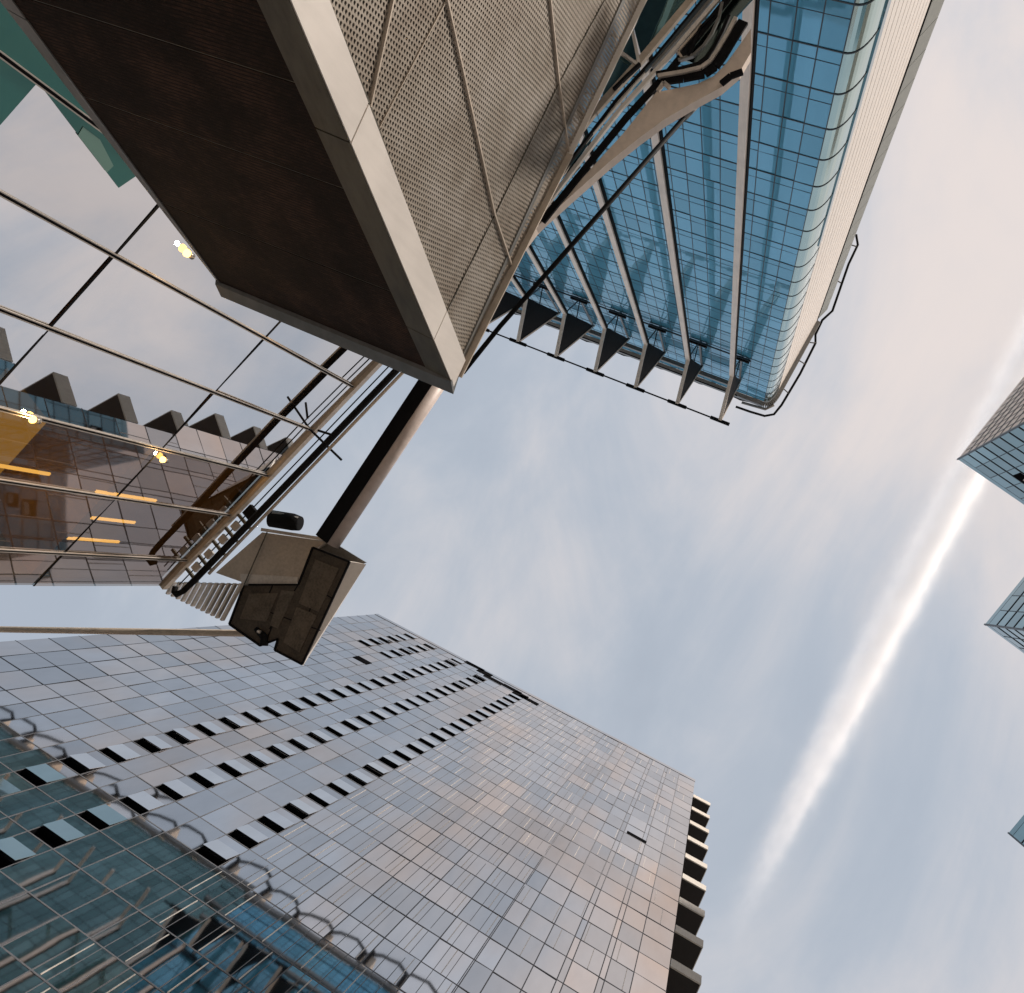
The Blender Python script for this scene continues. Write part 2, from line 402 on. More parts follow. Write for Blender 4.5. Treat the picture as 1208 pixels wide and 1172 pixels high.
# ------------------------------------------------------------------ blue glass tower with roof struts (top of the photo)
def blue_tower():
    MB.unit = eye_scale = 1.45 * 1.15                 # enlarged about the camera too, to place its roofline mirrored in the silver tower
    GROUND = -1.6 / eye_scale
    Y, XR, TOP, FL = -25.0, -2.3, 110.0, 3.22
    XL = -106.0; XC = -4.85; R = XR - XC
    t = thing('blue_glass_tower', 'blue glass tower with rounded corner, white side panels and a row of pale roof struts', 'tower', (-40 * eye_scale, (Y - 10) * eye_scale, -1.6))
    MB().box((XL, Y - 24, GROUND), (XC, Y - .35, TOP - .5)).build('wall', 'mullion', t)
    zs = [37.5 + FL * k for k in range(-12, 23)]
    us = [XC - 1.21 * k for k in range(0, 84)]
    quads, fr = [], MB()
    for k, z0 in enumerate(zs):
        z1 = zs[k + 1] if k + 1 < len(zs) else TOP - .2
        for i in range(len(us) - 1):
            b, a = us[i], us[i + 1]
            quads.append(tilt([(a + .03, Y, z0 + .05), (a + .03, Y, z1 - .05), (b - .03, Y, z1 - .05), (b - .03, Y, z0 + .05)], (0, 1, 0), .005))
        fr.bar((us[-1], Y + .01, z0), (XC, Y + .01, z0), .04, .085, (0, 0, 1))
        fr.bar((us[-1], Y + .004, z0 + .95), (XC, Y + .004, z0 + .95), .02, .04, (0, 0, 1))
    for u in us: fr.bar((u, Y + .006, GROUND), (u, Y + .006, TOP - .2), .055, .03, (0, 1, 0))
    fr.build('curtain_wall_frame', 'mullion', t)
    behind_canopy = lambda q: (lambda p: p is not None and p[0] < 600 - (p[1] - 310) * .5)(pix(q[0]))
    panes(t, [q for q in quads if q[0].x > -43], 'ttower_glass', most=100, hidden=behind_canopy)
    panes(t, [q for q in quads if q[0].x <= -43], 'dark_teal', most=0, name='rear_window_pane')
    # rounded corner: curved pale panes storey by storey
    W0, W1, W2 = Vector((-3.76, -27.0)), Vector((-2.92, -37.6)), Vector((-2.30, -39.4))
    c0, c1 = Vector((XC, Y)), Vector((-3.92, Y))
    ring = [tuple(c0 * (1 - a) ** 2 + c1 * 2 * a * (1 - a) + W0 * a * a) for a in [k / 10 for k in range(11)]]
    for k, z0 in enumerate(zs):
        z1 = zs[k + 1] if k + 1 < len(zs) else TOP - .2
        b, cf = MB(), MB()
        for j in range(10):
            (x0, y0), (x1, y1) = ring[j], ring[j + 1]
            b.poly([(x1, y1, z0 + .05), (x0, y0, z0 + .05), (x0, y0, z1 - .05), (x1, y1, z1 - .05)], .3 + .05 * (k % 5), True)
            cf.bar((x0, y0 + .01, z0), (x1, y1 + .01, z0), .05, .085, (0, 0, 1))
        cp = b.build('corner_pane', 'corner_glass', t); cf.build('corner_joint', 'mullion', cp)
    # white side wall: tall panels with fine joints, dark reveals at both ends
    wd = (W1 - W0); wn = Vector((-wd.y, wd.x)).normalized()
    if wn.x < 0: wn = -wn
    def wq(f, o): p = W0 + wd * f + wn * o; return (p.x, p.y)
    n = 11
    for k in range(n):
        fa, fb = .012 + .976 * k / n, .012 + .976 * (k + 1) / n - .010
        r = [(*wq(fa, -.10), GROUND), (*wq(fb, -.10), GROUND), (*wq(fb, 0), GROUND), (*wq(fa, 0), GROUND)]
        MB().slab(r, (0, 0, TOP - GROUND)).build('side_panel', 'whitepanel', t)
    r = [(*wq(0, -.6), GROUND), (*wq(1, -.6), GROUND), (*wq(1, -.08), GROUND), (*wq(0, -.08), GROUND)]
    MB().slab(r, (0, 0, TOP - .3 - GROUND)).build('side_wall', 'mullion', t)
    MB().slab([(W0.x - .22, W0.y + .50, GROUND), (W0.x + .02, W0.y + .50, GROUND), (W0.x + .06, W0.y - .02, GROUND), (W0.x - .2, W0.y - .02, GROUND)], (0, 0, 62 - GROUND)).build('corner_reveal', 'canopy_glass', t)
    for k in range(40):
        z0 = GROUND + 3.2 * k
        if z0 > TOP - 1: break
        z1 = min(z0 + 3.12, TOP)
        far = [(*wq(1.008, 0), 0), (W2.x, W2.y, 0), (W2.x - .9, W2.y - .3, 0), (*wq(1.008, -.5), 0)]
        MB().hexa([(x, y, z0) for x, y, _ in far], [(x, y, z1) for x, y, _ in far]).build('rear_corner_panel', 'rearpanel', t)
    MB().bar((*wq(1.003, .03), GROUND), (*wq(1.003, .03), TOP), .10, .08, (1, 0, 0)).build('rear_reveal', 'dark', t)
    # cornice band and gutter at the roof
    c = MB(); path = [(XL, Y)] + [(XC, Y)] + ring[1:] + [tuple(W1)]
    for (x0, y0), (x1, y1) in zip(path, path[1:]):
        nx, ny = (y0 - y1), (x1 - x0); L = math.hypot(nx, ny); nx, ny = nx / L, ny / L
        c.hexa([(x0, y0, TOP - .15), (x1, y1, TOP - .15), (x1 + nx * .5, y1 + ny * .5, TOP + .1), (x0 + nx * .5, y0 + ny * .5, TOP + .1)],
               [(x0, y0, TOP + 1.1), (x1, y1, TOP + 1.1), (x1 + nx * .5, y1 + ny * .5, TOP + 1.1), (x0 + nx * .5, y0 + ny * .5, TOP + 1.1)])
    c.build('cornice', 'grey', t)
    # struts: pale poles in front of the glass that knee outwards under a dark triangular bracket
    YP, ZK, YT, ZT = -21.7, 88.8, -16.9, 90.2
    for k in range(17):
        x = -7.47 - 5.07 * k
        K = Vector((x - .72, YP, ZK)); TIP = Vector((x, YT, ZT)); I = Vector((x - .95, Y + .12, 92.6)); RP = Vector((x - .8, Y + .12, TOP - 3.0))
        s = MB(); s.bar((K.x, YP, GROUND), K, .46, .40, (0, 1, 0)); so_ = s.build('strut', 'strut', t, .03)
        MB().bar((K.x + .27, YP - .1, GROUND), K + Vector((.27, -.1, 0)), .07, .3, (0, 1, 0)).build('strut_shade_strip', 'dark', so_)  # dark strip put along the strut for its shaded side
        MB().bar(K - Vector((0, .12, .1)), TIP, .38, .30, (0, 0, 1)).build('strut_arm', 'strut', t, .03)
        if k > 7: continue
        d = Vector((-.10, 0, 0))
        MB().slab([K + d + Vector((0, -.15, .1)), Vector((RP.x, RP.y, 103.0)) + d, TIP + d + Vector((0, -.25, .1))], (.2, 0, 0)).build('bracket', 'dark', t)
        MB().bar(TIP + Vector((.12, -.1, .15)), Vector((RP.x + .12, RP.y, 102.6)), .10, .22, (0, 0, 1)).build('bracket_edge', 'beige', t)
        MB().bar(I + Vector((0, .12, 0)), K, .10, .16, (0, 0, 1)).build('bracket_edge', 'mullion', t)
        MB().bar(I + Vector((0, .1, .2)), K + Vector((0, -1.2, 5.0)), .10, .12, (0, 0, 1)).build('bracket_edge', 'dark', t)
        MB().bar(I + Vector((.1, .06, .2)), I + Vector((.1, .06, 10)), .22, .12, (0, 1, 0)).build('bracket_edge', 'grey', t)
        MB().bar(I + Vector((-1.1, .2, -.1)), I + Vector((1.1, .2, -.1)), .42, .38, (0, 0, 1)).build('rail_sleeve', 'dark', t)
        MB().bar(TIP + Vector((-1.1, .05, .1)), TIP + Vector((1.1, .05, .1)), .34, .34, (0, 0, 1)).build('rail_sleeve', 'dark', t)
    x0, x1 = -45.0, -6.4
    MB().bar((x0, YT + .05, ZT + .1), (x1, YT + .05, ZT + .1), .15, .16).build('outer_rail', 'dark', t)
    MB().bar((x0, Y + .32, 92.1), (-7.2, Y + .32, 92.1), .15, .15).build('inner_rail', 'mullion', t)
    MB().bar((x0, Y + 1.2, TOP - 8), (-8, Y + 1.2, TOP - 8), .5, .6).build('gutter', 'grey', t)
    MB().bar((x0, Y + 1.6, TOP - 5), (-8, Y + 1.6, TOP - 5), .14, .14).build('gutter_pipe', 'dark', t)
    for k in range(16):  # unseen crown, added so the silver tower mirrors a jagged roofline
        x = -6.5 - 6.2 * k; h = random.uniform(-.6, .6)
        MB().box((x - .30, Y - 3.4, TOP), (x + .30, Y - 1.4, TOP + 7.6 + h)).build('unseen_crown_post', 'dark', t)
        MB().box((x + .32, Y - 3.2, TOP + .2), (x + 1.15, Y - 1.7, TOP + 7.0 + h)).build('unseen_crown_fin', 'beige', t)
        MB().tube([(x + .3, Y - 1.45, TOP + 7.6 + h), (x - 2.0, Y - 1.45, TOP + 9.2 + h), (x - 4.6, Y - 1.45, TOP + 8.6), (x - 5.9, Y - 1.45, TOP + 7.4)], .26, 8).build('unseen_crown_rail', 'dark', t)
        MB().box((x - 4.6, Y - 2.2, TOP + .6), (x - 1.0, Y - 1.9, TOP + 2.2)).build('unseen_crown_panel', 'dark', t)
    # window-cleaning track looping round the roof of the white side
    r1 = [at(*q, TOP + 1.6) for q in ((868, 480), (885, 486), (902, 491), (913, 489), (922, 478), (944, 441), (962, 405), (962, 395), (970, 378), (982, 367), (1001, 312), (1012, 289), (1010, 277))]
    MB().tube(r1, .16, 8).build('roof_track', 'dark', t)
    MB().tube([at(*q, TOP + 1.6) for q in ((921, 456), (940, 424), (956, 399))], .13, 8).build('roof_track', 'dark', t)
    MB().tube([at(*q, TOP + .4) for q in ((875, 475), (903, 483), (913, 478))], .18, 8).build('roof_track', 'grey', t)
    for a, b in (((921, 456), (930, 464)), ((940, 424), (950, 430)), ((952, 404), (962, 405)), ((985, 330), (992, 334)), ((1000, 288), (1010, 291))):
        MB().tube([at(*a, TOP + 1.5), at(*b, TOP + 1.5)], .09, 6).build('track_bracket', 'grey', t)
blue_tower(); MB.unit = 1.0


# ------------------------------------------------------------------ mirrored office with the roof railing (left of the photo)
ZA = 30.0
A0, A1 = at(195, 692, ZA), at(451, 427, ZA)
AD = Vector((math.cos(math.radians(-68.3)), math.sin(math.radians(-68.3)), 0)); AN = Vector((-AD.y, AD.x, 0));
if AN.dot(A0) > 0: AN = -AN
def au(u, z, out=0.0): return Vector((A0.x, A0.y, 0)) + AD * u + Vector((0, 0, z)) - AN * out * (1 if AN.dot(-A0) < 0 else -1)
def auv(px, py, out=0.0):
    p = on(px, py, Vector((A0.x, A0.y, 0)) + AN * out, AN); return (p - A0).dot(AD), p.z
def office():
    t = thing('mirrored_office', 'low office with huge mirror glass panes, bright rails and pipes along its roof edge', 'building', (A0.x, A0.y, GROUND))
    N = AN
    P = lambda u, z, o=0.0: Vector((A0.x, A0.y, 0)) + AD * u + N * o + Vector((0, 0, z))
    U1 = 24.6
    us = [0, 1.64, 4.38, 6.74, 9.42, 11.93, 14.3, 16.9, 19.4, 22.0, U1]
    zs = [GROUND, 2.6, 9.4, 16.2, 23.1, 29.75]
    quads, low = [], []
    for i in range(len(us) - 1):
        for k in range(len(zs) - 1):
            a, b, c, d = us[i], us[i + 1], zs[k], zs[k + 1]
            (low if us[i + 1] < 6.8 else quads).append(tilt([P(a + .02, c + .02), P(b - .02, c + .02), P(b - .02, d - .02), P(a + .02, d - .02)], N, .011))
    panes(t, quads, 'office_glass', most=60); panes(t, low, 'office_clear', most=30)
    for u in us[1:-1]:
        r = MB(); w = .026
        for o in (-.048, .048): r.obox(P(u + o - w / 2, GROUND, 0.01), AD * w, N * .06, (0, 0, ZA - GROUND - .2))
        rr = r.build('glazing_rail', 'glazing_rail', t)
        MB().obox(P(u - .034, GROUND, .008), AD * .068, N * .03, (0, 0, ZA - GROUND - .2)).build('rail_groove', 'dark', rr)
    for z in zs[1:-1]:
        MB().obox(P(0, z - .035, .004), AD * U1, N * .02, (0, 0, .07)).build('transom', 'dark', t)
    # shell behind the glass: floors, back wall, added glow panel and bars
    MB().slab([P(0.02, GROUND, -6), P(U1, GROUND, -6), P(U1, GROUND, -6.3), P(.02, GROUND, -6.3)], (0, 0, ZA - GROUND - .3)).build('back_wall', 'inner', t)
    for z in (2.3, 9.2, 16.0, 22.9, 29.4):
        MB().slab([P(.02, z, -.25), P(U1, z, -.25), P(U1, z, -6), P(.02, z, -6)], (0, 0, .3)).build('floor_slab', 'inner', t)
    MB().slab([P(.02, GROUND, -.1), P(.3, GROUND, -.1), P(.3, GROUND, -6), P(.02, GROUND, -6)], (0, 0, ZA - GROUND - .3)).build('end_wall', 'grey', t)
    MB().slab([P(1.4, 18.7, -.35), P(6.5, 18.7, -.35), P(6.5, 18.7, -3.4), P(1.4, 18.7, -3.4)], (0, 0, .05)).build('added_glow_panel', 'amberglow', t)  # glowing panel added in place of an amber reflection in the glass
    for p0_, p1_ in (((118, 586), (186, 599)), ((84, 641), (140, 650)), ((112, 617), (158, 628)), ((0, 556), (62, 568))):
        (ua_, za_), (ub_, zb_) = auv(*p0_), auv(*p1_)
        MB().obox(P(ua_ - .05, za_, -.22), AD * .10, AN * -.06, (0, 0, zb_ - za_)).build('rail_glow_bar', 'railglow', t)  # glowing bars painted in for lamp glow along the rails
    g = [(-60, -90), (-10, -60), (165, 205), (140, 222), (45, 97), (2, 146), (-60, 210)]
    MB().slab([on(px, py, Vector((A0.x, A0.y, 0)) + AN * .03, AN) for px, py in g], AN * -.015).build('painted_reflection_sheet', 'reflection_green', t)  # green sheet painted in for a mirrored overhang
    MB().slab([on(px, py, Vector((A0.x, A0.y, 0)) + AN * .045, AN) for px, py in ((98, 150), (118, 165), (134, 196), (126, 204), (92, 160))], AN * -.01).build('painted_reflection_block', 'reflection_pale', t)  # paler block of the same painted reflection
    for u, z, e in ((4.6, 17.6, 260), (2.6, 20.6, 200), (5.4, 24.4, 200)):       # unseen warm lights added to brown the lower panes
        pl = bpy.data.lights.new('pane_browning_light', 'POINT'); pl.energy = e; pl.color = (1, .50, .14); pl.shadow_soft_size = .3
        po = bpy.data.objects.new('pane_browning_light', pl); COL.objects.link(po); po.location = P(u, z, -2.4)
    # wall lamps on the rails, lit
    for px, py in ((218, 296), (347, 375), (36, 492), (190, 540)):
        u, z = auv(px, py)
        l = MB().tube([P(u, z + .06, .10), P(u, z + .24, .10)], [.07, .09], 12).build('wall_lamp', 'grey', t)
        MB().tube([P(u, z - .05, .10), P(u, z - .02, .10), P(u, z + .055, .10)], [.06, .115, .10], 12).build('bulb', 'bulb', l)
        pl = bpy.data.lights.new('lamp_light', 'POINT'); pl.energy = 45; pl.color = (1, .62, .25); pl.shadow_soft_size = .06
        po = bpy.data.objects.new('lamp_light', pl); COL.objects.link(po); po.location = P(u, z - .12, .22)
    # roof edge: coping, two thin cables, a fat pipe, a pale outer strip
    MB().obox(P(-.05, ZA - .25, -.2), AD * (U1 + .1), N * .34, (0, 0, .3)).build('coping', 'beige', t)
    for o, rad in ((.42, .028), (.66, .028)): MB().tube([P(.55, ZA, o), P(U1, ZA, o)], rad, 8).build('cable', 'dark', t)
    MB().tube([P(.75, ZA - .7, .72), P(.55, ZA - .7, .85), P(.55, ZA - .7, 1.0), P(.9, ZA - .7, 1.12), P(1.6, ZA - .7, 1.16), P(U1, ZA - .7, 1.16)], .125, 12).build('roof_pipe', 'dark', t)
    MB().tube([P(2.2, ZA - .6, 1.36), P(U1, ZA - .6, 1.36)], .07, 8).build('outer_tube', 'beige', t)
    for u in (1.2, 2.0, 2.9, 3.7, 4.5):                # clamps near the corner
        MB().obox(P(u, ZA - .05, .1), AD * .12, N * .85, (0, 0, .12)).build('pipe_clamp', 'olive', t)
        MB().obox(P(u + .3, ZA - .12, .3), AD * .35, N * .3, (0, 0, .16)).build('cable_box', 'rail', t)
    MB().obox(P(4.8, ZA - .15, .28), AD * .5, N * .42, (0, 0, .22)).build('junction_box', 'dark', t)
    MB().tube([at(340, 480, ZA - .6), at(371, 512, ZA - .4), at(403, 543, ZA - .2)], .05, 8).build('crossbar', 'dark', t)
    MB().tube([at(375, 508, ZA - .5), at(394, 514, ZA - .4)], .05, 8).build('crossbar', 'dark', t)
    # pale sunshade blades fanned under the corner
    n = 12
    for k in range(n):
        f = k / (n - 1)
        MB().bar(at(206 + 79 * f, 687 + 2 * f, ZA + 4), at(198 + 64 * f, 701 + 31 * f, ZA + 4), .11, .26, (0, 0, 1)).build('sunshade_blade', 'rail', t)
    MB().bar(at(200, 688, ZA + 4.2), at(292, 690, ZA + 4.2), .07, .1).build('blade_carrier', 'grey', t)
office()


# ------------------------------------------------------------------ cabinet, beam and pole at the roof corner
def cabinet():
    t = thing('rooftop_cabinet', 'dark bottomed beige steel cabinet cantilevered off the roof corner', 'roof unit', at(340, 700, 35.5))
    z = 35.5
    U = [(369, 646), (412.5, 663), (356.5, 784), (324, 767), (328, 754), (307, 762), (270.5, 736.5), (288, 690), (352, 690)]
    MB().slab([at(*q, z) for q in U][::-1], (0, 0, .12)).build('underside', 'soffit', t)
    for q in ([(372, 660), (400, 671), (376, 722), (352, 712)], [(350, 716), (374, 726), (353, 770), (334, 758)], [(294, 700), (328, 700), (314, 734), (283, 730)], [(332, 696), (348, 698), (328, 742), (318, 738)]):
        MB().slab([at(*p_, z - .05) for p_ in q][::-1], (0, 0, .06)).build('underside_panel', 'soffit2', t, .012)
    for i in range(len(U)): MB().bar(at(*U[i], z - .03), at(*U[(i + 1) % len(U)], z - .03), .09, .10).build('flange', 'dark', t)
    k = MB()
    for a, b in (((384, 672), (348, 765)), ((352, 690), (318, 742)), ((300, 716), (378, 744)), ((322, 690), (308, 722)), ((330, 715), (316, 752)), ((362, 690), (392, 706))):
        k.bar(at(*a, z - .01), at(*b, z - .01), .05, .035)
    k.build('underside_rib', 'dark', t)
    # pale flank on the sunny side, flaring outwards to the top
    fl = [at(412.5, 663, z), at(356.5, 784, z)]
    MB().hexa([fl[0], fl[1], at(357.5, 786, z + .6), at(432, 666, z + .6)], [fl[0] + Vector((-.1, 0, .1)), fl[1] + Vector((-.1, 0, .1)), at(356, 783, z + .72), at(425, 664, z + .72)]).build('flank', 'beige_light', t)
    MB().slab([at(*q, z + .62) for q in ((383, 634), (432, 664), (420, 667), (374, 648))], (0, 0, .1)).build('top_lip', 'grey', t)
    B = [(309, 628), (387, 639), (371, 648), (353, 688), (288, 688), (254, 676)]
    MB().slab([at(*q, z + .25) for q in B], (0, 0, 1.0)).build('bracket_box', 'beige', t, .03)
    MB().slab([at(*q, z + .20) for q in ((283, 677), (352, 681), (350, 690), (285, 690))], (0, 0, .04)).build('bracket_strip', 'rail', t)
    MB().bar(at(316, 626, z + .1), at(288, 690, z + .1), .05, .04).build('bracket_seam', 'olive', t)
    MB().bar(at(309, 625, z + .15), at(387, 637, z + .15), .16, .2).build('bracket_lip', 'rail', t)
    MB().tube([at(302, 742, z - .05), at(312, 752, z - .1), at(311, 762, z - .12)], [.12, .2, .22], 12).build('drain', 'dark', t)
    MB().tube([at(304, 745, z - .3), at(307, 746, z - .3)], .08, 10).build('cap_nut', 'rail', t)
    c = thing('rooftop_drum', 'short dark drum beside the beige cabinet under the railing', 'drum', at(340, 614, 35))
    MB().tube([at(320, 612, 35), at(345, 616, 35), at(354, 618, 35)], [.42, .42, .35], 20).build('shell', 'dark', c)
    MB().tube([at(322, 606, 34.8), at(352, 612, 34.8)], [.14, .08], 12).build('top_band', 'grey', c)
    b = thing('round_beam', 'fat round steel beam from the roof cabinet up behind the perforated tower', 'beam', at(385, 640, 36))
    p, q = at(390, 641, 36), at(526, 436, 36)
    MB().tube([p, q], .47, 24).build('tube', 'beam', b)
    d = (q - p).normalized(); sd = Vector((d.y, -d.x, 0))
    if sd.x < 0: sd = -sd
    MB().bar(p - sd * .30 + Vector((0, 0, -.30)), q - sd * .30 + Vector((0, 0, -.30)), .74, .44).build('beam_shade_bar', 'dark', b)  # dark bar painted in for the shaded half of the beam
    e = thing('long_pole', 'long thin bronze pole running level from the left edge to the roof cabinet', 'pole', at(150, 745, 36))
    MB().tube([at(-420, 736, 36), at(298, 747.5, 36)], .17, 14).build('shaft', 'beige', e)
    MB().tube([at(292, 747, 36), at(302, 748, 36)], .24, 14).build('end_cap', 'grey', e)
cabinet()


# ------------------------------------------------------------------ flared tower: brown cladding on one side, perforated bronze on the other
ZP = 13.0
PC = at(535, 455, ZP)
LEAN = ray(785, 1050); LEAN = LEAN / LEAN.z
ND = Vector((1, 0, 0)).cross(LEAN); NP = Vector((0, 1, 0)).cross(LEAN)
def dk(px, py, o=0.0): return on(px, py, PC + Vector((0, o, 0)), ND)
def pf(px, py, o=0.0): return on(px, py, PC + Vector((o, 0, 0)), NP)
def flared():
    t = thing('flared_tower', 'low flaring tower with brown ribbed wall, pale corner trim and perforated bronze side', 'tower', (PC.x - 2, PC.y - 7, GROUND))
    XW = PC.x - dk(258, 330).x                      # width of the brown wall at the top
    LY = 15.0
    def ring(z, inset):
        c = PC + LEAN * (z - ZP)
        return [c + Vector((-inset, -inset, 0)), c + Vector((-XW - .0 + inset * .3, -inset, 0)), c + Vector((-XW + inset * .3, -LY, 0)), c + Vector((-inset, -LY, 0))]
    MB().hexa(ring(GROUND, .20), ring(ZP - .25, .20)).build('core', 'backing', t)
    # brown wall: five boards bands, thin pale seams between
    zs = [GROUND, 3.4, 6.2, 7.55, 9.0, 10.9, 12.78]
    def dw(x, z, o=0.0): return PC + LEAN * (z - ZP) + Vector((x, o, 0))
    tx = -.50
    for a, b in zip(zs, zs[1:]):
        w = MB().hexa([dw(-XW, a + .012, -.14), dw(tx, a + .012, -.14), dw(tx, a + .012, 0), dw(-XW, a + .012, 0)],
                      [dw(-XW, b - .012, -.14), dw(tx, b - .012, -.14), dw(tx, b - .012, 0), dw(-XW, b - .012, 0)]).build('cladding_panel', 'clad', t)
        if b < 12: MB().bar(dw(-XW, b, -.02), dw(tx, b, -.02), .035, .016).build('seam', 'olive', t)
    # corner trim in three lengths: bronze return on the brown side, pale band on the perforated side
    js = [GROUND, 4.6, 8.12, 11.7, ZP - .02]
    for a, b in zip(js, js[1:]):
        a2, b2 = a + .012, b - .012
        MB().hexa([dw(tx, a2, -.06), dw(-.03, a2, -.06), dw(-.0, a2, .035), dw(tx, a2, .0)],
                  [dw(tx, b2, -.06), dw(-.03, b2, -.06), dw(-.0, b2, .035), dw(tx, b2, .0)]).build('corner_return', 'olive', t)
        MB().hexa([dw(-.07, a2, -.47), dw(.03, a2, -.47), dw(.03, a2, .03), dw(-.07, a2, .0)],
                  [dw(-.07, b2, -.47), dw(.03, b2, -.47), dw(.03, b2, .03), dw(-.07, b2, .0)]).build('corner_trim', 'beige_light', t)
    # left edge and top edge trims
    for a, b in zip([GROUND, 7.9, 11.2], [7.88, 11.18, ZP]):
        ga, gb = (.16 + .05 * max(0, ZP - a) for a in (a, b))
        MB().hexa([dw(-XW - ga, a, -.34), dw(-XW - .02, a, -.34), dw(-XW, a, .02), dw(-XW - ga, a, -.04)],
                  [dw(-XW - gb, b, -.34), dw(-XW - .02, b, -.34), dw(-XW, b, .02), dw(-XW - gb, b, -.04)]).build('edge_trim', 'grey', t)
    MB().hexa([dw(-XW - .2, 12.79, -.2), dw(0, 12.79, -.2), dw(.04, 12.79, .06), dw(-XW - .1, 12.79, .06)],
              [dw(-XW - .2, ZP + .05, -.2), dw(0, ZP + .05, -.2), dw(.04, ZP + .05, .12), dw(-XW - .1, ZP + .05, .12)]).build('top_trim', 'grey', t)
    # perforated panels
    K = [[(382, 0), (330, -140), (493, -140), (463, 0), (436, 126)],
         [(463, 0), (493, -140), (496, -140), (528, -5), (445, 153), (436, 126)],
         [(528, -5), (530, 0), (583, 253), (524, 371), (445, 153)],
         [(530, 0), (496, -140), (634, -140), (649, 0), (659, 97), (583, 253)],
         [(649, 0), (634, -140), (789, -140), (659, 97)],
         [(524, 371), (583, 253), (604, 316), (546, 436)],
         [(583, 253), (659, 97), (671, 182), (604, 316)],
         [(659, 97), (789, -140), (826, -140), (671, 182)]]
    for pts in K: MB().slab([pf(*q, -.05) for q in pts], (.012, 0, 0)).build('perforated_panel', 'perf', t)
    def seam(a, b, w, m='beige', o=.0, h=.05): MB().bar(pf(*a, o - .03), pf(*b, o - .03), w * .48, h, (1, 0, 0)).build('panel_seam', m, t)
    seam((496, -140), (583, 253), .055); seam((583, 253), (604, 316), .05)
    seam((634, -140), (659, 97), .05); seam((659, 97), (671, 182), .05)
    seam((493, -140), (436, 126), .055); seam((528, -5), (445, 153), .03, 'beige', -.02)
    seam((789, -140), (659, 97), .035, 'olive', -.02); seam((659, 97), (583, 253), .035, 'olive', -.02); seam((583, 253), (524, 371), .035, 'olive', -.02)
    seam((330, -140), (436, 126), .05, 'olive', -.01); seam((436, 126), (524, 371), .05, 'olive', -.01); seam((524, 371), (543, 425), .05, 'olive', -.01)
    seam((826, -140), (671, 182), .07, 'beige_light', .02, .14); seam((671, 182), (540, 444), .08, 'beige', .02, .16)
    # rest of the perforated side past the frame: same bronze, down to the street
    MB().slab([pf(306, -200, -.05), pf(330, -140, -.05), pf(826, -140, -.05), pf(920, -340, -.05), pf(520, -340, -.05)], (.012, 0, 0)).build('perforated_panel', 'perf', t)
    # roof slab
    r = ring(ZP - .1, .02); MB().slab(r, (0, 0, .12)).build('roof', 'grey', t)
flared()


